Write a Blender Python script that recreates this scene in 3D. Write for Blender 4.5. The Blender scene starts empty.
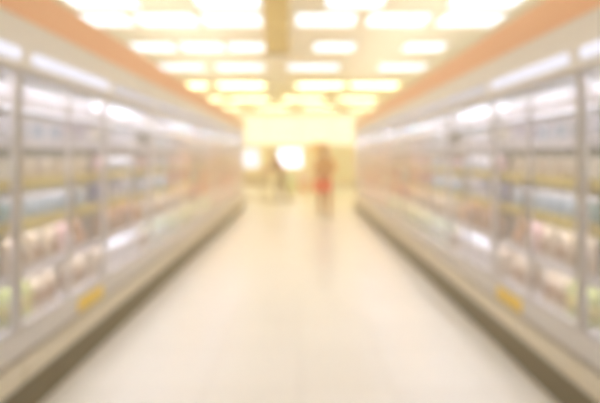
import bpy, bmesh, math, random
from mathutils import Vector, Matrix

SC = bpy.context.scene
COL = SC.collection
R = random.Random(7)

# ------------------------------------------------------------------ camera
cam_d = bpy.data.cameras.new('camera')
cam = bpy.data.objects.new('camera', cam_d)
COL.objects.link(cam)
cam.location = (0.0, 0.0, 1.5)
cam.rotation_euler = (math.radians(90), 0, 0)
cam_d.sensor_width = 36.0
cam_d.lens = 36.0 * 467.0 / 600.0
cam_d.shift_y = -45.5 / 600.0
cam_d.shift_x = 0.001
cam_d.clip_start = 0.05
cam_d.dof.use_dof = True              # the lens is focused just in front of itself
cam_d.dof.focus_distance = 0.25
cam_d.dof.aperture_fstop = 4.0
SC.camera = cam

# ------------------------------------------------------------------ world, haze, exposure
W = bpy.data.worlds.new('world')
SC.world = W
W.use_nodes = True
wn = W.node_tree.nodes
wl = W.node_tree.links
wn['Background'].inputs['Color'].default_value = (1.0, 0.93, 0.8, 1)
wn['Background'].inputs['Strength'].default_value = 0.3
HAZE = 0.044
vs = wn.new('ShaderNodeVolumeScatter')
vs.inputs['Color'].default_value = (1.0, 0.89, 0.60, 1)
vs.inputs['Density'].default_value = HAZE
vs.inputs['Anisotropy'].default_value = 0.5
wl.new(vs.outputs['Volume'], wn['World Output'].inputs['Volume'])

SC.view_settings.view_transform = 'Standard'
SC.view_settings.look = 'None'
SC.view_settings.exposure = 0.25
SC.view_settings.gamma = 1.0
SC.view_settings.use_curve_mapping = False
SC.cycles.use_denoising = True
SC.cycles.max_bounces = 8
SC.cycles.diffuse_bounces = 4
SC.cycles.transparent_max_bounces = 12
SC.cycles.volume_bounces = 1

LAMP_W = 2.0       # ceiling panels
GLOW_W = 1.8        # glow of the added high end window
COOL_W = 40.0       # cooler tubes

FILL_W = 62.0       # unseen fill lights added above the coolers to brighten the ceiling
for sgn in (-1, 1):
    ld = bpy.data.lights.new('added_ceiling_fill', 'AREA'); ld.shape = 'RECTANGLE'; ld.size = 0.7; ld.size_y = 11.6
    ld.energy = FILL_W; ld.color = (1.0, 0.94, 0.84)
    lo = bpy.data.objects.new('added_ceiling_fill', ld); COL.objects.link(lo)
    lo.location = (sgn * 2.1, 7.4, 2.40); lo.rotation_euler = (math.pi, 0, 0)

# ------------------------------------------------------------------ materials
MC = {}
def lin(c):
    return tuple(((v / 12.92) if v <= 0.04045 else ((v + 0.055) / 1.055) ** 2.4) for v in c)

def mat(name, rgb, rough=0.55, metal=0.0, noise=0.0, nscale=8.0, spec=0.4):
    if name in MC: return MC[name]
    m = bpy.data.materials.new(name); m.use_nodes = True
    nt = m.node_tree; b = nt.nodes['Principled BSDF']
    c = lin(rgb)
    b.inputs['Base Color'].default_value = (*c, 1)
    b.inputs['Roughness'].default_value = rough
    b.inputs['Metallic'].default_value = metal
    b.inputs['Specular IOR Level'].default_value = spec
    if noise > 0:
        tc = nt.nodes.new('ShaderNodeTexCoord')
        n = nt.nodes.new('ShaderNodeTexNoise'); n.inputs['Scale'].default_value = nscale
        mx = nt.nodes.new('ShaderNodeMix'); mx.data_type = 'RGBA'
        mx.inputs['A'].default_value = (*[v * (1 - noise) for v in c], 1)
        mx.inputs['B'].default_value = (*[min(1, v * (1 + noise)) for v in c], 1)
        nt.links.new(tc.outputs['Object'], n.inputs['Vector'])
        nt.links.new(n.outputs['Fac'], mx.inputs['Factor'])
        nt.links.new(mx.outputs['Result'], b.inputs['Base Color'])
    MC[name] = m
    return m

def emit(name, rgb, strength):
    if name in MC: return MC[name]
    m = bpy.data.materials.new(name); m.use_nodes = True
    nt = m.node_tree; nt.nodes.remove(nt.nodes['Principled BSDF'])
    e = nt.nodes.new('ShaderNodeEmission')
    e.inputs['Color'].default_value = (*lin(rgb), 1)
    e.inputs['Strength'].default_value = strength
    nt.links.new(e.outputs[0], nt.nodes['Material Output'].inputs['Surface'])
    MC[name] = m
    return m

def glass_mat():
    m = bpy.data.materials.new('veiled_door_glass'); m.use_nodes = True
    nt = m.node_tree; nt.nodes.remove(nt.nodes['Principled BSDF'])
    tr = nt.nodes.new('ShaderNodeBsdfTransparent'); tr.inputs[0].default_value = (0.97, 0.97, 0.98, 1)
    gl = nt.nodes.new('ShaderNodeBsdfGlossy'); gl.inputs['Roughness'].default_value = 0.08
    df = nt.nodes.new('ShaderNodeBsdfDiffuse'); df.inputs[0].default_value = (0.90, 0.87, 0.87, 1)  # pale diffuse share puts a washed-out veil of light into the glass
    a = nt.nodes.new('ShaderNodeMixShader'); a.inputs[0].default_value = 0.05
    b = nt.nodes.new('ShaderNodeMixShader'); b.inputs[0].default_value = 0.15
    nt.links.new(tr.outputs[0], a.inputs[1]); nt.links.new(gl.outputs[0], a.inputs[2])
    nt.links.new(a.outputs[0], b.inputs[1]); nt.links.new(df.outputs[0], b.inputs[2])
    nt.links.new(b.outputs[0], nt.nodes['Material Output'].inputs['Surface'])
    return m

def floor_mat():
    m = bpy.data.materials.new('polished_cream_floor_tiles'); m.use_nodes = True
    nt = m.node_tree; b = nt.nodes['Principled BSDF']
    tc = nt.nodes.new('ShaderNodeTexCoord')
    br = nt.nodes.new('ShaderNodeTexBrick')
    br.offset = 0.0
    br.inputs['Color1'].default_value = (*lin((0.93, 0.91, 0.87)), 1)
    br.inputs['Color2'].default_value = (*lin((0.95, 0.93, 0.89)), 1)
    br.inputs['Mortar'].default_value = (*lin((0.84, 0.81, 0.75)), 1)
    br.inputs['Scale'].default_value = 1.0
    br.inputs['Mortar Size'].default_value = 0.003
    br.inputs['Brick Width'].default_value = 0.6
    br.inputs['Row Height'].default_value = 0.6
    nt.links.new(tc.outputs['Object'], br.inputs['Vector'])
    nt.links.new(br.outputs['Color'], b.inputs['Base Color'])
    b.inputs['Roughness'].default_value = 0.28
    b.inputs['Specular IOR Level'].default_value = 0.45
    return m

def ceiling_mat():
    m = bpy.data.materials.new('cream_ceiling_tiles'); m.use_nodes = True
    nt = m.node_tree; b = nt.nodes['Principled BSDF']
    tc = nt.nodes.new('ShaderNodeTexCoord')
    br = nt.nodes.new('ShaderNodeTexBrick'); br.offset = 0.0
    br.inputs['Color1'].default_value = (*lin((0.97, 0.94, 0.84)), 1)
    br.inputs['Color2'].default_value = (*lin((0.96, 0.93, 0.82)), 1)
    br.inputs['Mortar'].default_value = (*lin((0.88, 0.84, 0.72)), 1)
    br.inputs['Scale'].default_value = 1.0
    br.inputs['Mortar Size'].default_value = 0.012
    br.inputs['Brick Width'].default_value = 1.2
    br.inputs['Row Height'].default_value = 0.6
    nt.links.new(tc.outputs['Object'], br.inputs['Vector'])
    nt.links.new(br.outputs['Color'], b.inputs['Base Color'])
    b.inputs['Roughness'].default_value = 0.9
    return m

M_FLOOR = floor_mat(); M_CEIL = ceiling_mat(); M_GLASS = glass_mat()
M_WALL = mat('cream_wall_paint', (0.98, 0.92, 0.74), 0.85, noise=0.03, nscale=1.5)
M_BODY = mat('white_cooler_enamel', (0.93, 0.91, 0.91), 0.4)
M_BACK = mat('olive_grey_back_panel', (0.52, 0.52, 0.43), 0.6)
M_KICK = mat('dark_olive_kick_plate', (0.42, 0.37, 0.26), 0.6, noise=0.08)
M_BUMP = mat('beige_rubber_bumper', (0.87, 0.83, 0.74), 0.5)
M_PANEL = mat('grey_lower_panel', (0.86, 0.84, 0.82), 0.4)
M_GROOVE = mat('brown_groove_strip', (0.58, 0.52, 0.47), 0.6)
M_FRAME = mat('grey_door_frame', (0.80, 0.78, 0.76), 0.4, metal=0.2)
M_POST = mat('dark_grey_post', (0.78, 0.76, 0.73), 0.4)
M_CANOPY = mat('cream_canopy', (0.96, 0.93, 0.88), 0.5)
M_ORANGE = mat('orange_header_paint', (1.0, 0.77, 0.58), 0.6, noise=0.03, nscale=2)
M_SHELF = mat('grey_wire_shelf', (0.70, 0.68, 0.64), 0.45)
M_RAILW = mat('white_price_rail', (0.97, 0.96, 0.97), 0.35)
M_RAILY = mat('yellow_price_rail', (0.93, 0.85, 0.45), 0.4)
M_RAILP = mat('pale_pink_price_rail', (0.90, 0.80, 0.74), 0.4)
M_STICK = mat('yellow_sticker', (0.96, 0.82, 0.32), 0.5)
M_HANDLE = mat('brushed_steel_handle', (0.72, 0.70, 0.68), 0.3, metal=0.9)
E_PANEL = emit('lit_ceiling_diffuser', (1.0, 0.975, 0.95), LAMP_W)
E_WARM = emit('lit_warm_ceiling_diffuser', (1.0, 0.91, 0.66), 8.0)
E_REFL = emit('lit_header_tube', (0.97, 0.96, 1.0), 0.95)  # emission imitates a ceiling light mirrored in the cooler header
E_REFL_DIM = emit('dim_header_tube', (0.98, 0.95, 0.96), 0.62)  # weaker imitated reflection for the farther coolers
E_IN = emit('lit_inside_tube', (0.97, 0.97, 1.0), COOL_W)
E_STRIP = emit('lit_shelf_tube', (0.97, 0.97, 1.0), 14.0)
E_STRIPW = emit('lit_warm_shelf_tube', (1.0, 0.86, 0.66), 16.0)  # warm version, added to tint the far coolers
E_GLOW = emit('added_glow_glass', (1.0, 0.92, 0.70), GLOW_W)
E_DAY = emit('bright_daylit_glass', (1.0, 0.985, 0.95), 3.4)
E_DAY2 = emit('pale_daylit_glass', (1.0, 0.985, 0.96), 1.7)
M_LFRAME = mat('white_lamp_frame', (0.93, 0.91, 0.86), 0.5)
M_BAN = mat('yellow_banner_cloth', (0.95, 0.84, 0.55), 0.8, noise=0.05, nscale=4)
M_STEEL = mat('trolley_steel_wire', (0.62, 0.50, 0.32), 0.35, metal=0.6)

# ------------------------------------------------------------------ mesh helpers
def box(bm, x0, x1, y0, y1, z0, z1, bev=0.0):
    r = bmesh.ops.create_cube(bm, size=1.0)
    vs_ = r['verts']
    sx, sy, sz = x1 - x0, y1 - y0, z1 - z0
    for v in vs_:
        v.co = Vector(((v.co.x + .5) * sx + x0, (v.co.y + .5) * sy + y0, (v.co.z + .5) * sz + z0))
    if bev > 0:
        es = {e for v in vs_ for e in v.link_edges}
        bmesh.ops.bevel(bm, geom=list(es), offset=bev, segments=2, affect='EDGES', profile=0.6)

def lathe(bm, prof, n=16, cx=0.0, cy=0.0):
    rings = []
    for (r, z) in prof:
        if r <= 1e-6:
            rings.append([bm.verts.new((cx, cy, z))])
        else:
            rings.append([bm.verts.new((cx + r * math.cos(2 * math.pi * k / n), cy + r * math.sin(2 * math.pi * k / n), z)) for k in range(n)])
    for a, b in zip(rings[:-1], rings[1:]):
        for k in range(n):
            k2 = (k + 1) % n
            if len(a) == 1 and len(b) == 1: continue
            if len(a) == 1: bm.faces.new((a[0], b[k2], b[k]))
            elif len(b) == 1: bm.faces.new((a[k], a[k2], b[0]))
            else: bm.faces.new((a[k], a[k2], b[k2], b[k]))

def tube(bm, p0, p1, r, n=8, r1=None):
    p0 = Vector(p0); p1 = Vector(p1); d = p1 - p0
    q = d.to_track_quat('Z', 'Y')
    r1 = r if r1 is None else r1
    a = [bm.verts.new(p0 + q @ Vector((r * math.cos(2 * math.pi * k / n), r * math.sin(2 * math.pi * k / n), 0))) for k in range(n)]
    b = [bm.verts.new(p1 + q @ Vector((r1 * math.cos(2 * math.pi * k / n), r1 * math.sin(2 * math.pi * k / n), 0))) for k in range(n)]
    for k in range(n):
        bm.faces.new((a[k], a[(k + 1) % n], b[(k + 1) % n], b[k]))
    bm.faces.new(a[::-1]); bm.faces.new(b)

def mesh_from(name, bm, m, smooth=False):
    bmesh.ops.recalc_face_normals(bm, faces=bm.faces)
    me = bpy.data.meshes.new(name); bm.to_mesh(me); bm.free()
    if m: me.materials.append(m)
    if smooth:
        for p in me.polygons: p.use_smooth = True
    return me

def link(name, me, parent=None, loc=None):
    o = bpy.data.objects.new(name, me); COL.objects.link(o)
    if parent: o.parent = parent
    if loc is not None: o.location = loc
    return o

def obj(name, bm, m, parent=None, loc=None, smooth=False):
    return link(name, mesh_from(name, bm, m, smooth), parent, loc)

def boxes(name, lst, m, parent=None, bev=0.0):
    bm = bmesh.new()
    for b in lst: box(bm, *b, bev=bev)
    return obj(name, bm, m, parent)

def thing(name, label, cat, loc=(0, 0, 0), rz=0.0, group=None):
    o = bpy.data.objects.new(name, None); COL.objects.link(o)
    o.empty_display_size = 0.1
    o.location = loc; o.rotation_euler = (0, 0, rz)
    o['label'] = label; o['category'] = cat
    if group: o['group'] = group
    return o

def tag(o, label, cat, group=None):
    o['label'] = label; o['category'] = cat
    if group: o['group'] = group
    return o

def struct(name, lst, m):
    o = boxes(name, lst, m); o['kind'] = 'structure'; return o

def kids(o): return [c for c in o.children]

def dup(root, loc=None, rz=0.0, parent=None):
    c = root.copy(); COL.objects.link(c)
    if parent is not None: c.parent = parent
    else:
        c.location = loc; c.rotation_euler = (0, 0, rz)
    for ch in CH[root.name] if root.name in CH else []:
        dup(ch, parent=c)
    return c
CH = {}
def remember(root):
    CH[root.name] = list(root.children)
    for c in root.children: remember(c)

# ------------------------------------------------------------------ the setting
HX, Y0, Y1, HC = 7.0, -3.0, 24.0, 3.7
struct('floor', [(-HX, HX, Y0, Y1, -0.1, 0.0)], M_FLOOR)
struct('ceiling', [(-HX, HX, Y0, Y1, HC, HC + 0.1)], M_CEIL)
struct('wall_left', [(-HX - .1, -HX, Y0, Y1, 0, HC)], M_WALL)
struct('wall_right', [(HX, HX + .1, Y0, Y1, 0, HC)], M_WALL)
struct('wall_front', [(-HX, HX, Y0 - .1, Y0, 0, HC)], M_WALL)
# end wall with openings: two low windows and a long high one added for its glow
LW = [(-3.05, -2.05, 0.85, 1.90), (-1.12, 0.16, 0.90, 1.90)]
CW = (-5.0, 5.0, 2.02, 3.64)
struct('wall_back', [(-HX, HX, Y1, Y1 + .1, CW[3], HC), (-HX, CW[0], Y1, Y1 + .1, CW[2], CW[3]), (CW[1], HX, Y1, Y1 + .1, CW[2], CW[3]),
                     (-HX, HX, Y1, Y1 + .1, 1.95, CW[2]), (-HX, HX, Y1, Y1 + .1, 0, 0.85),
                     (-HX, LW[0][0], Y1, Y1 + .1, 0.85, 1.95), (LW[0][1], LW[1][0], Y1, Y1 + .1, 0.85, 1.95), (LW[1][1], HX, Y1, Y1 + .1, 0.85, 1.95),
                     (LW[0][0], LW[0][1], Y1, Y1 + .1, 1.90, 1.95), (LW[1][0], LW[1][1], Y1, Y1 + .1, 1.90, 1.95), (LW[1][0], LW[1][1], Y1, Y1 + .1, 0.85, 0.90)], M_WALL)
def window(n, x0, x1, z0, z1, m, bars):
    f = 0.05
    lst = [(x0, x1, Y1 - .02, Y1 + .06, z0, z0 + f), (x0, x1, Y1 - .02, Y1 + .06, z1 - f, z1),
           (x0, x0 + f, Y1 - .02, Y1 + .06, z0 + f, z1 - f), (x1 - f, x1, Y1 - .02, Y1 + .06, z0 + f, z1 - f)]
    for k in range(1, bars):
        xc = x0 + (x1 - x0) * k / bars
        lst.append((xc - .02, xc + .02, Y1 - .01, Y1 + .05, z0 + f, z1 - f))
    w = struct('window_%d' % n, lst, M_LFRAME)
    boxes('window_pane', [(x0 + f, x1 - f, Y1 + .05, Y1 + .07, z0 + f, z1 - f)], m, w)
window(1, *LW[0], E_DAY2, 1)
window(2, *LW[1], E_DAY, 1)
window(3, *CW, E_GLOW, 6)  # high window is added, its warm glow fills the far end
struct('baseboard_back', [(-HX, HX, Y1 - .02, Y1, 0, 0.12)], M_GROOVE)

# ------------------------------------------------------------------ ceiling light panels
ROWS = [
    (0.5, [(-3.4, 1.2), (-2.0, 1.2), (-0.7, 1.2), (0.7, 1.2), (2.0, 1.2), (3.4, 1.2)]),
    (2.6, [(-3.4, 1.2), (-2.0, 1.2), (-0.7, 1.2), (0.7, 1.2), (2.0, 1.2), (3.4, 1.2)]),
    (4.6, [(-3.4, 1.2), (-2.0, 1.2), (-0.7, 1.2), (0.7, 1.2), (2.0, 1.2), (3.4, 1.2)]),
    (6.45, [(-2.75, 1.0), (-1.0, .95), (0.78, .85), (2.6, 1.0)]),
    (7.4, [(-3.15, .98), (-2.1, .98), (-1.06, .98), (0.42, .98), (1.56, 1.0), (2.70, 1.0)]),
    (9.25, [(-2.88, .88), (-1.92, .88), (-0.98, .88), (0.69, .85), (2.47, .85)]),
    (11.35, [(-2.9, 1.2), (-1.43, 1.2), (0.34, 1.3), (2.5, 1.2)]),
    (14.3, [(-3.5, 1.4), (-1.78, 1.5), (0.64, 1.5), (2.3, 1.5)]),
    (17.7, [(-3.6, 1.5), (-1.9, 1.5), (0.15, 1.6), (2.2, 1.5)]),
    (21.0, [(-3.4, 1.5), (-1.2, 1.5), (0.9, 1.5), (3.0, 1.5)]),
]
ORD = ['first', 'second', 'third', 'fourth', 'fifth', 'sixth', 'seventh', 'eighth', 'ninth', 'tenth', 'eleventh', 'twelfth', 'thirteenth', 'fourteenth']
for ri, (y, lst) in enumerate(ROWS):
    for ci, (x, w) in enumerate(lst):
        d = 0.72 if 6 < y < 10 else 0.75
        t = thing('ceiling_light', 'bright white ceiling light panel, %s from left in the %s row from the camera' % (ORD[ci], ORD[ri]),
                  'ceiling light', (x, y, HC), 0, 'light panels set in the ceiling')
        f = .03
        boxes('light_frame', [(-w/2, w/2, -d/2, -d/2+f, -.05, 0), (-w/2, w/2, d/2-f, d/2, -.05, 0), (-w/2, -w/2+f, -d/2+f, d/2-f, -.05, 0), (w/2-f, w/2, -d/2+f, d/2-f, -.05, 0)], M_LFRAME, t)
        boxes('diffuser', [(-w/2+f, w/2-f, -d/2+f, d/2-f, -.04, -.01)], E_PANEL if ri < 7 else E_WARM, t)

# ------------------------------------------------------------------ hanging banner
t = thing('hanging_banner', 'narrow yellow cloth banner hanging from the ceiling between the light panels', 'banner', (-0.30, 6.2, HC))
bm = bmesh.new()
for k in range(12):
    z1_, z0_ = -.06 - k * .065, -.06 - (k + 1) * .065
    dy = .012 * math.sin(k * .9)
    box(bm, -.165, .165, -.012 + dy, .012 + dy, z0_, z1_)
obj('banner_cloth', bm, M_BAN, t)
bm = bmesh.new(); tube(bm, (-.18, 0, -.05), (.18, 0, -.05), .012); obj('top_rod', bm, M_STEEL, t)
bm = bmesh.new(); tube(bm, (-.18, 0, -.845), (.18, 0, -.845), .014); obj('bottom_rod', bm, M_STEEL, t)
for s in (-1, 1):
    bm = bmesh.new(); tube(bm, (s*.15, 0, -.05), (s*.15, 0, 0), .005, 6); obj('hook', bm, M_STEEL, t)

# ------------------------------------------------------------------ glass-door coolers
CX, CL, CY0, NC = 1.60, 1.18, 1.45, 10
SHELF_Z = [1.82, 1.59, 1.34, 1.09, 0.79]
DECK_Z = 0.50
RAILS = [M_RAILW, M_RAILW, M_RAILY, M_RAILY, M_RAILW]
RAILNAMES = None

def ring(bm, y0, y1, z0, z1, w, x0, x1):
    box(bm, x0, x1, y0, y1, z0, z0 + w); box(bm, x0, x1, y0, y1, z1 - w, z1)
    box(bm, x0, x1, y0, y0 + w, z0 + w, z1 - w); box(bm, x0, x1, y1 - w, y1, z0 + w, z1 - w)

def make_cooler():
    t = thing('glass_door_cooler', 'x', 'cooler', (0, 0, 0))
    L = CL
    boxes('cabinet_base', [(-.90, -.02, 0, L, 0.0, DECK_Z)], M_BODY, t)
    boxes('cabinet_top', [(-.90, -.02, 0, L, 2.05, 2.22)], M_BODY, t)
    boxes('back_panel', [(-.90, -.84, 0, L, DECK_Z, 2.05)], M_BACK, t)
    boxes('kick_plate', [(-.02, .03, 0, L, 0, .215)], M_KICK, t)
    bm = bmesh.new(); box(bm, -.02, .055, 0, L, .215, .335, bev=.02); obj('bumper', bm, M_BUMP, t)
    lp = boxes('lower_panel', [(-.02, .012, 0, L, .36, .505)], M_PANEL, t)
    boxes('groove', [(-.02, .004, 0, L, .335, .36)], M_GROOVE, lp)
    boxes('canopy', [(-.02, .045, 0, L, 1.985, 2.275)], M_CANOPY, t)
    boxes('header_board', [(-.04, .05, 0, L, 2.275, 2.49)], M_ORANGE, t)
    bm = bmesh.new(); box(bm, .045, .075, .08, L - .06, 2.03, 2.095, bev=.012); obj('header_reflection', bm, E_REFL, t)  # glowing strip stands in for a ceiling-light reflection
    boxes('post', [(-.02, .02, 0, .016, .505, 1.985)], M_POST, t)
    boxes('post', [(-.02, .02, L - .016, L, .505, 1.985)], M_POST, t)
    bm = bmesh.new(); tube(bm, (-.055, .04, 2.025), (-.055, L - .04, 2.025), .014); obj('inside_light', bm, E_IN, t)
    for k in range(2):
        y0 = .02 + k * (L - .04) / 2; y1 = y0 + (L - .04) / 2
        bm = bmesh.new(); ring(bm, y0 + .002, y1 - .002, .51, 1.98, .014, .0, .02)
        d = obj('door', bm, M_FRAME, t)
        boxes('door_glass', [(.006, .014, y0 + .016, y1 - .016, .524, 1.966)], M_GLASS, d)
        hy = y1 - .009 if k == 0 else y0 + .009
        bm = bmesh.new(); tube(bm, (.05, hy, 1.05), (.05, hy, 1.35), .006); tube(bm, (.018, hy, 1.07), (.05, hy, 1.07), .005); tube(bm, (.018, hy, 1.33), (.05, hy, 1.33), .005)
        obj('handle', bm, M_HANDLE, d)
    for k, z in enumerate(SHELF_Z):
        s = boxes('shelf', [(-.838, -.075, .002, L - .002, z - .02, z)], M_SHELF, t)
        bm = bmesh.new(); tube(bm, (-.095, .03, z - .029), (-.095, L - .03, z - .029), .008, 8); obj('shelf_fill', bm, E_STRIP, s)  # tube added under each shelf to brighten the goods
        boxes('price_rail', [(-.075, -.06, .002, L - .002, z - .038, z + .030)], RAILS[k], s)
    return t

proto = make_cooler()
remember(proto)
coolers = []
SIDE = ['left', 'right']
for si in range(2):
    for i in range(NC):
        y = CY0 + i * CL
        o = proto if (si == 0 and i == 0) else dup(proto)if False else (proto if (si == 0 and i == 0) else dup(proto, (0, 0, 0)))
        if si == 0: o.location = (-CX, y, 0); o.rotation_euler = (0, 0, 0)
        else: o.location = (CX, y + CL, 0); o.rotation_euler = (0, 0, math.pi)
        extra = {0: 'cut off by the picture edge', 1: 'with the brightest header reflection', NC - 1: 'at the far aisle end'}.get(i, 'under the orange header')
        o['label'] = 'glass-door cooler %s, %s from camera in %s row' % (extra, ORD[i], SIDE[si])
        o['group'] = 'glass-door coolers in the %s row' % SIDE[si]
        if i >= 4:
            for c in o.children:
                if c.name.startswith('shelf'):
                    for g in c.children:
                        if g.name.startswith('shelf_fill'):
                            g.data = g.data.copy(); g.data.materials[0] = E_STRIPW
        if i in (0, NC - 1):
            e0 = .0 if (i == 0) == (si == 0) else CL - .012
            boxes('end_panel', [(-.84, -.03, e0, e0 + .012, DECK_Z, 1.99)], M_BODY, o)
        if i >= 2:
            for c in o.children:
                if c.name.startswith('header_reflection'):
                    c.data = c.data.copy(); c.data.materials[0] = E_REFL_DIM
        if i == 1:
            b = boxes('sticker', [(.0125, .016, .72 if si == 0 else .06, 1.14 if si == 0 else .48, .37, .47)], M_STICK, o)
            b['label'] = 'yellow sticker'

# ------------------------------------------------------------------ goods
def gm(name): return mat('goods_' + name.replace(' ', '_'), tuple(v * .86 + .14 * g for v, g in zip(COLS[name], (.95, .93, .94))), 0.45, noise=0.05, nscale=25)
COLS = {'white': (.95, .94, .95), 'lavender': (.78, .74, .84), 'pale blue': (.70, .80, .88), 'teal': (.50, .68, .68), 'yellow': (.93, .85, .40),
        'lime': (.78, .82, .45), 'pink': (.92, .74, .74), 'beige': (.88, .80, .68), 'orange': (.90, .60, .32), 'red': (.84, .38, .28),
        'brown': (.62, .42, .26), 'navy': (.34, .38, .56), 'pale green': (.78, .86, .70), 'green': (.50, .66, .42), 'cream': (.94, .90, .80)}

def k_box(w, d, h):
    bm = bmesh.new(); box(bm, -w/2, w/2, -d/2, d/2, 0, h, bev=.004); A = bm
    b2 = bmesh.new(); box(b2, -w*.36, w*.36, -d/2 - .0015, -d/2 + .001, h*.2, h*.75)
    return 'food_box', A, [('label_panel', b2, False)], False
def k_carton(w, d, h):
    bm = bmesh.new()
    hb = h * .74
    z0 = [bm.verts.new((sx*w/2, sy*d/2, 0)) for sx, sy in ((-1,-1),(1,-1),(1,1),(-1,1))]
    z1 = [bm.verts.new((sx*w/2, sy*d/2, hb)) for sx, sy in ((-1,-1),(1,-1),(1,1),(-1,1))]
    r = [bm.verts.new((-w/2, 0, h*.93)), bm.verts.new((w/2, 0, h*.93))]
    r2 = [bm.verts.new((-w/2, 0, h)), bm.verts.new((w/2, 0, h))]
    bm.faces.new(z0[::-1])
    for a in range(4): bm.faces.new((z0[a], z0[(a+1)%4], z1[(a+1)%4], z1[a]))
    bm.faces.new((z1[0], z1[1], r[1], r[0])); bm.faces.new((z1[2], z1[3], r[0], r[1]))
    bm.faces.new((z1[1], z1[2], r[1])); bm.faces.new((z1[3], z1[0], r[0]))
    box(bm, -w/2, w/2, -.003, .003, h*.92, h)
    c = bmesh.new(); cz = h*.83; tube(c, (0, -d*.22, cz - .01), (0, -d*.33, cz + .018), .014, 10)
    return 'milk_carton', bm, [('cap', c, True)], False
def k_bottle(w, d, h):
    r = w/2; bm = bmesh.new()
    lathe(bm, [(0, 0), (r*.9, 0), (r, .01), (r, h*.58), (r*.85, h*.70), (r*.38, h*.86), (r*.36, h*.92), (0, h*.92)], 14)
    c = bmesh.new(); lathe(c, [(0, h*.90), (r*.44, h*.90), (r*.44, h), (0, h)], 12)
    l = bmesh.new(); lathe(l, [(r*1.01, h*.2), (r*1.02, h*.2), (r*1.02, h*.5), (r*1.01, h*.5)], 14)
    return 'drink_bottle', bm, [('cap', c, True), ('label_band', l, False)], True
def k_tub(w, d, h):
    r = w/2; bm = bmesh.new()
    lathe(bm, [(0, 0), (r*.78, 0), (r*.82, .005), (r*.97, h*.9), (0, h*.9)], 16)
    c = bmesh.new(); lathe(c, [(0, h*.9), (r, h*.9), (r*1.0, h), (r*.92, h), (r*.9, h*.97), (0, h*.97)], 16)
    return 'yogurt_tub', bm, [('lid', c, True)], True
def k_jar(w, d, h):
    r = w/2; bm = bmesh.new()
    lathe(bm, [(0, 0), (r*.92, 0), (r, .01), (r, h*.72), (r*.8, h*.8), (r*.8, h*.84), (0, h*.84)], 16)
    c = bmesh.new(); lathe(c, [(0, h*.83), (r*.86, h*.83), (r*.86, h), (0, h)], 16)
    return 'glass_jar', bm, [('lid', c, True)], True
def k_pouch(w, d, h):
    bm = bmesh.new(); n, m_ = 6, 8
    fr = {}; bk = {}
    for i in range(n + 1):
        for j in range(m_ + 1):
            u, v = i/n, j/m_
            th = d/2 * (math.sin(math.pi*u)**.5 if 0 < u < 1 else 0) * (1 - v**3)
            th = max(th, .002)
            x = (u - .5)*w*(1 - .06*math.sin(math.pi*v)); z = v*h
            fr[i, j] = bm.verts.new((x, -th, z)); bk[i, j] = bm.verts.new((x, th, z))
    for i in range(n):
        for j in range(m_):
            bm.faces.new((fr[i,j], fr[i+1,j], fr[i+1,j+1], fr[i,j+1])); bm.faces.new((bk[i,j], bk[i,j+1], bk[i+1,j+1], bk[i+1,j]))
    for j in range(m_):
        bm.faces.new((fr[0,j], fr[0,j+1], bk[0,j+1], bk[0,j])); bm.faces.new((fr[n,j], bk[n,j], bk[n,j+1], fr[n,j+1]))
    for i in range(n):
        bm.faces.new((fr[i,0], bk[i,0], bk[i+1,0], fr[i+1,0])); bm.faces.new((fr[i,m_], fr[i+1,m_], bk[i+1,m_], bk[i,m_]))
    s = bmesh.new(); box(s, -w*.3, w*.3, -d/2 - .004, -d/2 + .006, h*.25, h*.55)
    return 'food_pouch', bm, [('front_label', s, False)], True
def k_tray(w, d, h):
    bm = bmesh.new(); hb = h
    b = [bm.verts.new((sx*w*.44, sy*d*.44, 0)) for sx, sy in ((-1,-1),(1,-1),(1,1),(-1,1))]
    t_ = [bm.verts.new((sx*w*.5, sy*d*.5, hb)) for sx, sy in ((-1,-1),(1,-1),(1,1),(-1,1))]
    bm.faces.new(b[::-1])
    for a in range(4): bm.faces.new((b[a], b[(a+1)%4], t_[(a+1)%4], t_[a]))
    bm.faces.new(t_)
    f = bmesh.new(); box(f, -w*.49, w*.49, -d*.49, d*.49, hb, hb + .006)
    return 'ready_meal_tray', bm, [('film_lid', f, True)], False

WORD = {'food_box': 'box', 'milk_carton': 'gable carton', 'drink_bottle': 'bottle', 'yogurt_tub': 'lidded tub', 'glass_jar': 'lidded jar', 'food_pouch': 'pouch', 'ready_meal_tray': 'shallow tray'}
CAT = {'food_box': 'box', 'milk_carton': 'carton', 'drink_bottle': 'bottle', 'yogurt_tub': 'tub', 'glass_jar': 'jar', 'food_pouch': 'pouch', 'ready_meal_tray': 'tray'}
PROTO = {}
def proto_of(fn, size, c1, c2):
    key = (fn.__name__, size, c1, c2)
    if key in PROTO: return PROTO[key]
    name, bm, parts, sm = fn(*size)
    me = mesh_from(name, bm, gm(c1), sm)
    ps = [(pn, mesh_from(pn, b, gm(c2), sm)) for pn, b, _ in parts]
    PROTO[key] = (name, me, ps)
    return PROTO[key]

SHNAME = ['top', 'second', 'third', 'fourth', 'fifth', 'bottom']
LEV = SHELF_Z + [DECK_Z]
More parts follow.
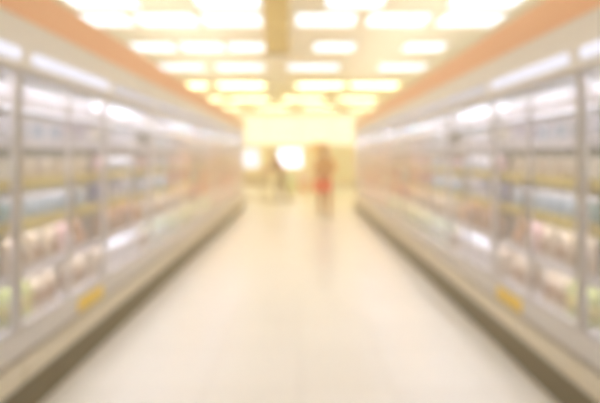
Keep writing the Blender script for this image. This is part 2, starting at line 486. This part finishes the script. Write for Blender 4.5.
# per level: near palette, far palette, (builder, size) choices
LEVELS = [
    (['white', 'lavender', 'white', 'lavender'], ['pale blue', 'teal', 'lavender'], [(k_tub, (.15, .15, .125)), (k_tray, (.20, .16, .10))]),
    (['white', 'lavender', 'white', 'cream'], ['white', 'lavender', 'pink'], [(k_box, (.19, .10, .145)), (k_tub, (.16, .16, .14))]),
    (['yellow', 'white', 'lavender', 'white', 'lime'], ['white', 'pink', 'beige', 'orange', 'yellow'], [(k_pouch, (.17, .09, .155)), (k_box, (.18, .10, .15))]),
    (['pale blue', 'pale blue', 'white', 'navy', 'pale green'], ['orange', 'red', 'red', 'beige', 'green'], [(k_jar, (.12, .12, .16)), (k_box, (.17, .10, .17))]),
    (['beige', 'pink', 'orange', 'brown', 'beige'], ['red', 'orange', 'red', 'beige'], [(k_carton, (.12, .12, .24)), (k_pouch, (.18, .10, .22))]),
    (['pale green', 'beige', 'lime', 'white', 'lavender'], ['beige', 'pale green', 'cream', 'pink'], [(k_bottle, (.13, .13, .25)), (k_carton, (.13, .13, .24))]),
]
NEAR = {(0, 2): ['yellow', 'lime'], (1, 2): ['yellow', 'white', 'cream', 'lime'], (2, 2): ['yellow', 'white', 'pink'], (0, 3): ['navy', 'lavender'], (1, 3): ['pale blue', 'teal', 'pale blue'],
        (1, 4): ['beige', 'brown', 'pink'], (0, 4): ['pink', 'beige'], (0, 5): ['lavender', 'navy'], (1, 5): ['lime', 'pale green', 'beige'], (1, 1): ['lavender', 'white'], (1, 0): ['white', 'lavender']}
for i in range(NC):
    for lv in range(6):
        near, far, ch = LEVELS[lv]
        fn, size = ch[(i + lv) % 2]
        pal = near if i <= 2 else (far if i >= 5 else near[:2] + far[:2])
        pal = NEAR.get((i, lv), pal)
        w = size[0] + .022
        n = int((CL - .06) / w)
        cols = []
        c = R.choice(pal)
        for k in range(n):
            if R.random() < .25: c = R.choice(pal)
            cols.append(c)
        gaps = [R.random() < .05 for _ in range(n)]
        jit = [R.uniform(-.006, .006) for _ in range(n)]
        span = n * w
        for si in range(2):
            cnt = 0
            for k in range(n):
                if gaps[k]: continue
                c1 = cols[k]
                c2 = {'white': 'pale blue', 'lavender': 'white', 'pale blue': 'white', 'teal': 'white', 'yellow': 'lime', 'lime': 'yellow', 'pink': 'white', 'beige': 'brown',
                      'orange': 'yellow', 'red': 'yellow', 'brown': 'orange', 'navy': 'white', 'pale green': 'white', 'green': 'white', 'cream': 'beige'}[c1]
                name, me, ps = proto_of(fn, size, c1, c2)
                y = CY0 + i * CL + (CL - span) / 2 + (k + .5) * w + jit[k]
                xin = CX + .080 + size[1] / 2 + .004
                o = link(name, me, None, ((-1 if si == 0 else 1) * xin, y, LEV[lv] + .001))
                o.rotation_euler = (0, 0, math.radians(90 if si == 0 else -90))
                o['label'] = '%s %s, %s along the %s shelf, %s cooler of the %s row' % (c1, WORD[name], ORD[cnt], SHNAME[lv], ORD[i], SIDE[si])
                o['category'] = CAT[name]
                o['group'] = '%s goods on the %s shelf of the %s coolers' % (CAT[name], SHNAME[lv], SIDE[si])
                cnt += 1
                for pn, pm in ps:
                    link(pn, pm, o)

# ------------------------------------------------------------------ people
def chain_skin(verts, edges, radii, root=0):
    me = bpy.data.meshes.new('skin_tmp'); me.from_pydata([Vector(v) for v in verts], edges, [])
    o = bpy.data.objects.new('skin_tmp', me); COL.objects.link(o)
    bpy.context.view_layer.update()
    mo = o.modifiers.new('s', 'SKIN')
    for k, d in enumerate(me.skin_vertices[0].data):
        r = radii[k]; d.radius = r if isinstance(r, tuple) else (r, r); d.use_root = (k == root)
    mo.use_smooth_shade = True
    su = o.modifiers.new('u', 'SUBSURF'); su.levels = 2
    dg = bpy.context.evaluated_depsgraph_get()
    ev = o.evaluated_get(dg); out = bpy.data.meshes.new_from_object(ev)
    bpy.data.objects.remove(o)
    return out

def remesh(me, vox):
    o = bpy.data.objects.new('rm_tmp', me); COL.objects.link(o)
    m_ = o.modifiers.new('r', 'REMESH'); m_.mode = 'VOXEL'; m_.voxel_size = vox; m_.use_smooth_shade = True
    sm = o.modifiers.new('sm', 'SMOOTH'); sm.factor = .5; sm.iterations = 2
    dg = bpy.context.evaluated_depsgraph_get()
    out = bpy.data.meshes.new_from_object(o.evaluated_get(dg))
    bpy.data.objects.remove(o)
    return out

def ellipsoid(bm, c, r, n=16):
    g = bmesh.ops.create_uvsphere(bm, u_segments=n, v_segments=n // 2 + 2, radius=1.0)
    for v in g['verts']:
        v.co = Vector((v.co.x * r[0] + c[0], v.co.y * r[1] + c[1], v.co.z * r[2] + c[2]))

def person(label, loc, rz, J, cols, group=None):
    """J: joints facing +Y.  cols: skin, hair, top, legs, shoes"""
    t = thing('person', label, 'person', loc, rz, group)
    P = lambda k: Vector(J[k])
    names = ['pelvis', 'waist', 'chest', 'neck', 'headb']
    v = [P(k) for k in names]; rad = [(.155, .11), (.125, .095), (.145, .095), (.055, .055), (.06, .06)]
    e = [(0, 1), (1, 2), (2, 3), (3, 4)]
    for s in 'LR':
        b = len(v)
        v += [P('sh' + s), P('el' + s), P('wr' + s)]; rad += [.050, .042, .030]; e += [(2, b), (b, b + 1), (b + 1, b + 2)]
        b = len(v)
        v += [P('hip' + s), P('kn' + s), P('an' + s), P('toe' + s)]; rad += [.090, .058, .042, .034]; e += [(0, b), (b, b + 1), (b + 1, b + 2), (b + 2, b + 3)]
    skin = chain_skin(v, e, rad)
    bm = bmesh.new(); bm.from_mesh(skin)
    H = P('headb') + Vector((0, .015, .085))
    ellipsoid(bm, H, (.074, .095, .115))
    ellipsoid(bm, H + Vector((0, .035, -.055)), (.052, .06, .055))
    tube(bm, H + Vector((0, .088, .015)), H + Vector((0, .112, -.022)), .009, 8, .015)
    for s in (-1, 1):
        ellipsoid(bm, H + Vector((s * .076, -.005, -.01)), (.011, .02, .032), 10)
        ellipsoid(bm, H + Vector((s * .03, .085, .022)), (.014, .01, .008), 8)
    ellipsoid(bm, H + Vector((0, .088, -.055)), (.022, .009, .007), 8)
    for s, sg in (('L', -1), ('R', 1)):
        w_ = P('wr' + s); d = (w_ - P('el' + s)).normalized()
        side = Vector((0, 1, 0)) if abs(d.y) < .7 else Vector((-sg, 0, 0))
        side = (side - d * side.dot(d)).normalized(); nrm = d.cross(side)
        pc = w_ + d * .05
        tube(bm, w_, w_ + d * .09, .027, 10, .034)
        curl = nrm * (1 if nrm.dot(Vector((-sg, 0, -.2))) > 0 else -1)
        for k, (off, ln) in enumerate(((.030, .070), (.011, .080), (-.009, .074), (-.028, .058))):
            p0 = w_ + d * .082 + side * off; p1 = p0 + (d * .85 + curl * .45).normalized() * ln * .5; p2 = p1 + (d * .3 + curl).normalized() * ln * .5
            tube(bm, p0, p1, .010, 8, .009); tube(bm, p1, p2, .009, 8, .0075)
        p0 = w_ + d * .03 + side * .02; p1 = p0 + (side + d * .7).normalized() * .04; p2 = p1 + (d + curl * .5 + side * .2).normalized() * .032
        tube(bm, p0, p1, .012, 8, .010); tube(bm, p1, p2, .010, 8, .008)
    me = mesh_from('body', bm, None)
    me = remesh(me, .008)
    me.materials.clear(); me.materials.append(mat('skin_' + cols[0], {'fair': (.86, .68, .55)}[cols[0]], .6))
    link('body', me, t)
    for s in (-1, 1):
        bm = bmesh.new(); ellipsoid(bm, H + Vector((s * .03, .092, .022)), (.011, .007, .007), 10); obj('eye', bm, M_EYE, t, smooth=True)
        bm = bmesh.new(); ellipsoid(bm, H + Vector((s * .03, .092, .042)), (.018, .006, .004), 8); obj('eyebrow', bm, cols[1], t, smooth=True)
    bm = bmesh.new(); ellipsoid(bm, H + Vector((0, .094, -.055)), (.022, .007, .007), 10); obj('mouth', bm, M_LIP, t, smooth=True)
    # clothes follow the same skeleton, a little larger
    v = [P('pelvis') + Vector((0, 0, -.06)), P('waist'), P('chest'), P('neck') + Vector((0, 0, .015))]; rad = [(.200, .160), (.165, .135), (.205, .150), (.082, .082)]; e = [(0, 1), (1, 2), (2, 3)]
    for s in 'LR':
        b = len(v); v += [P('sh' + s), P('el' + s), P('el' + s).lerp(P('wr' + s), .85)]; rad += [.098, .068, .052]; e += [(2, b), (b, b + 1), (b + 1, b + 2)]
    me = chain_skin(v, e, rad); me.materials.append(cols[2]); link('jacket', me, t)
    v = [P('pelvis') + Vector((0, 0, .0)), P('pelvis').lerp(P('waist'), .8)]; rad = [(.150, .118), (.120, .100)]; e = [(0, 1)]
    for s in 'LR':
        b = len(v); v += [P('hip' + s), P('kn' + s), P('an' + s) + Vector((0, 0, .01))]; rad += [.104, .076, .062]; e += [(0, b), (b, b + 1), (b + 1, b + 2)]
    me = chain_skin(v, e, rad); me.materials.append(cols[3]); link('trousers', me, t)
    for s in 'LR':
        a = P('an' + s); tt = P('toe' + s); d = (tt - a); d.z = 0; d.normalize()
        ang = math.atan2(d.y, d.x)
        bm = bmesh.new(); box(bm, -.085, .185, -.046, .046, 0.0, .085, bev=.03)
        bmesh.ops.rotate(bm, verts=bm.verts, cent=(0, 0, 0), matrix=Matrix.Rotation(ang, 3, 'Z'))
        bmesh.ops.translate(bm, verts=bm.verts, vec=(a.x, a.y, max(0, a.z - .085)))
        obj('shoe', bm, cols[4], t, smooth=True)
    bm = bmesh.new()
    ellipsoid(bm, H + Vector((0, -.018, .022)), (.088, .100, .116), 18)
    for q in [v_ for v_ in bm.verts if v_.co.y > H.y + .045 and v_.co.z < H.z + .07]: q.co.y = H.y + .045 - .3 * (q.co.y - H.y - .045)
    if cols[5]:
        ellipsoid(bm, H + Vector((0, -.062, -.09)), (.082, .05, .13), 16)
    obj('hair', bm, cols[1], t, smooth=True)
    return t

M_EYE = mat('dark_eye', (.16, .12, .10), .3)
M_LIP = mat('lip_skin', (.74, .40, .36), .5)
M_GOLDHAIR = mat('golden_brown_hair', (.66, .38, .10), .6, noise=.1, nscale=40)
M_DARKHAIR = mat('brown_hair', (.50, .34, .14), .6, noise=.1, nscale=40)
M_TAN = mat('tan_jacket_cloth', (.86, .62, .26), .85, noise=.05, nscale=30)
M_BROWN = mat('brown_trouser_cloth', (.72, .48, .22), .85, noise=.05, nscale=30)
M_OLIVE = mat('olive_gold_jacket_cloth', (.62, .36, .04), .85, noise=.05, nscale=30)
M_GREYT = mat('grey_green_trouser_cloth', (.56, .42, .18), .85, noise=.05, nscale=30)
M_SHOE = mat('dark_shoe_leather', (.38, .28, .18), .5)

# walking towards the camera, both hands on the handle of a basket
J = dict(pelvis=(0, 0, .94), waist=(0, .01, 1.10), chest=(0, .015, 1.33), neck=(0, .02, 1.47), headb=(0, .03, 1.55),
         shL=(-.18, .01, 1.37), elL=(-.22, .07, 1.13), wrL=(-.05, .28, 1.075), shR=(.18, .01, 1.37), elR=(.25, .06, 1.13), wrR=(.21, .28, 1.075),
         hipL=(-.09, 0, .88), knL=(-.10, .08, .48), anL=(-.10, .10, .085), toeL=(-.11, .24, .035),
         hipR=(.09, 0, .88), knR=(.10, .03, .49), anR=(.10, -.16, .10), toeR=(.11, -.03, .035))
person('shopper in tan jacket and brown trousers holding a red basket in front', (.62, 11.4, 0), math.pi, J, ('fair', M_GOLDHAIR, M_TAN, M_BROWN, M_SHOE, True))
# leaning on a trolley handle, side on
J = dict(pelvis=(0, -.10, .93), waist=(0, -.03, 1.08), chest=(0, .09, 1.28), neck=(0, .16, 1.40), headb=(0, .20, 1.47),
         shL=(-.19, .10, 1.34), elL=(-.24, .24, 1.10), wrL=(-.22, .44, 1.035), shR=(.19, .10, 1.34), elR=(.24, .24, 1.10), wrR=(.22, .44, 1.035),
         hipL=(-.09, -.10, .87), knL=(-.10, .02, .47), anL=(-.10, .00, .085), toeL=(-.11, .14, .035),
         hipR=(.09, -.10, .87), knR=(.10, -.14, .48), anR=(.10, -.32, .10), toeR=(.11, -.19, .035))
person('shopper in olive jacket leaning forward onto a shopping trolley', (-.66, 15.0, 0), math.radians(75), J, ('fair', M_DARKHAIR, M_OLIVE, M_GREYT, M_SHOE, False))

# red basket in the hand
M_RED = mat('red_basket_plastic', (.98, .28, .03), .45)
t = thing('shopping_basket', 'red plastic shopping basket held in front of the shopper in tan', 'basket', (.54, 11.06, .655), math.pi / 2)
bm = bmesh.new()
def tray_wall(bm, a, b, z0, z1, ab, bb, th):
    lo = [(-ab, -bb), (ab, -bb), (ab, bb), (-ab, bb)]; hi = [(-a, -b), (a, -b), (a, b), (-a, b)]
    V = []
    for (p, z, o_) in ((lo, z0, 0), (hi, z1, 0), (hi, z1, th), (lo, z0 + th, th)):
        V.append([bm.verts.new((x - math.copysign(o_, x), y - math.copysign(o_, y), z)) for x, y in p])
    bm.faces.new(V[0][::-1])
    for q in range(3):
        for k in range(4): bm.faces.new((V[q][k], V[q][(k + 1) % 4], V[q + 1][(k + 1) % 4], V[q + 1][k]))
    bm.faces.new(V[3])
tray_wall(bm, .15, .21, 0, .24, .125, .18, .006)
obj('basket_shell', bm, M_RED, t)
boxes('rim', [(-.16, .16, -.222, -.208, .225, .25), (-.16, .16, .208, .222, .225, .25), (-.162, -.148, -.208, .208, .225, .25), (.148, .162, -.208, .208, .225, .25)], M_RED, t)
bm = bmesh.new(); pts = [(0, -.21, .24), (0, -.17, .30), (0, -.06, .325), (0, .06, .325), (0, .17, .30), (0, .21, .24)]
for a, b in zip(pts[:-1], pts[1:]): tube(bm, a, b, .011)
obj('handle', bm, M_RED, t)

# trolley
t = thing('shopping_trolley', 'steel wire shopping trolley in front of the shopper in olive', 'trolley', (-1.10, 15.12, 0), math.radians(75))
bm = bmesh.new()
ya, yb, xa, xb = -.02, .66, .27, .20      # back, front
def lerp(a, b, f): return a + (b - a) * f
for k in range(7):
    f = k / 6; z0 = lerp(.55, .62, 0); z = .55 + .40 * f
    w0 = lerp(.22, .28, f); w1 = lerp(.16, .22, f); yf = lerp(.60, .70, f)
    for p, q in (((-w0, 0, z), (-w1, yf, z)), ((w0, 0, z), (w1, yf, z)), ((-w1, yf, z), (w1, yf, z)), ((-w0, 0, z), (w0, 0, z))): tube(bm, p, q, .005, 6)
for k in range(13):
    f = k / 12
    for s in (-1, 1): tube(bm, (s * lerp(.22, .16, f), .60 * f, .55), (s * lerp(.28, .22, f), .70 * f, .95), .004, 6)
    if k % 2 == 0: tube(bm, (-lerp(.22, .16, f), .60 * f, .55), (lerp(.22, .16, f), .60 * f, .55), .004, 6)
for k in range(9):
    x = -.22 + .44 * k / 8
    tube(bm, (x * .73, .60, .55), (x, .70, .95), .004, 6); tube(bm, (x, 0, .55), (x * 1.27, 0, .95), .004, 6)
obj('wire_basket', bm, M_STEEL, t)
bm = bmesh.new()
for s in (-1, 1):
    tube(bm, (s * .25, -.05, .98), (s * .25, .02, .50), .013); tube(bm, (s * .25, .02, .50), (s * .25, .0, .13), .013)
    tube(bm, (s * .25, .0, .15), (s * .18, .66, .13), .013)
    tube(bm, (s * .25, .02, .50), (s * .17, .60, .54), .011)
obj('chassis', bm, M_STEEL, t)
bm = bmesh.new(); tube(bm, (-.28, -.05, .985), (.28, -.05, .985), .016); obj('push_handle', bm, M_RED, t)
for (x, y) in ((-.25, 0), (.25, 0), (-.18, .66), (.18, .66)):
    bm = bmesh.new(); tube(bm, (x - .014, y, .06), (x + .014, y, .06), .06, 16); w = obj('wheel', bm, M_SHOE, t)
    boxes('caster_fork', [(x - .022, x - .016, y - .015, y + .015, .05, .14), (x + .016, x + .022, y - .015, y + .015, .05, .14), (x - .022, x + .022, y - .015, y + .015, .13, .14)], M_STEEL, w)

# cartons stacked at the far end
def carton(c, x, y, z, w, d, h, label):
    t = thing('cardboard_carton', label, 'carton', (x, y, z), 0, 'cartons stacked at the far end')
    bm = bmesh.new(); box(bm, -w/2, w/2, -d/2, d/2, 0, h, bev=.008); obj('carton_box', bm, gm(c), t)
    boxes('tape', [(-.03, .03, -d/2 - .001, d/2 + .001, h - .0005, h + .002), (-.03, .03, -d/2 - .002, -d/2 + .001, h * .7, h)], gm('cream'), t)
carton('lime', -.36, 19.5, 0, .5, .4, .42, 'green carton on the floor at the far end, under another green one')
carton('pale green', -.36, 19.5, .424, .44, .38, .38, 'pale green carton on top of the green carton at the far end')
carton('orange', .20, 19.5, 0, .5, .4, .42, 'orange carton on the floor at the far end beside the green stack')
carton('pink', .20, 19.5, .424, .46, .38, .40, 'pink carton on top of the orange carton at the far end')
carton('yellow', .78, 19.6, 0, .52, .4, .60, 'tall yellow carton at the far end right of the pink one')
# sign board on a pole at the far end
t = thing('sign_board', 'blank golden sign board on a pole at the far end of the aisle', 'sign', (.75, 17.0, 0))
M_GOLD = mat('golden_sign_paint', (.95, .72, .20), .6, noise=.03, nscale=3)
bm = bmesh.new(); box(bm, -.32, .32, -.02, .02, 1.58, 1.98, bev=.01); obj('board', bm, M_GOLD, t)
bm = bmesh.new(); tube(bm, (0, .03, .02), (0, .03, 1.95), .02, 10); obj('pole', bm, M_STEEL, t)
bm = bmesh.new(); lathe(bm, [(0, 0), (.2, 0), (.2, .02), (.04, .035), (0, .035)], 20, 0, .03); obj('base', bm, M_STEEL, t)
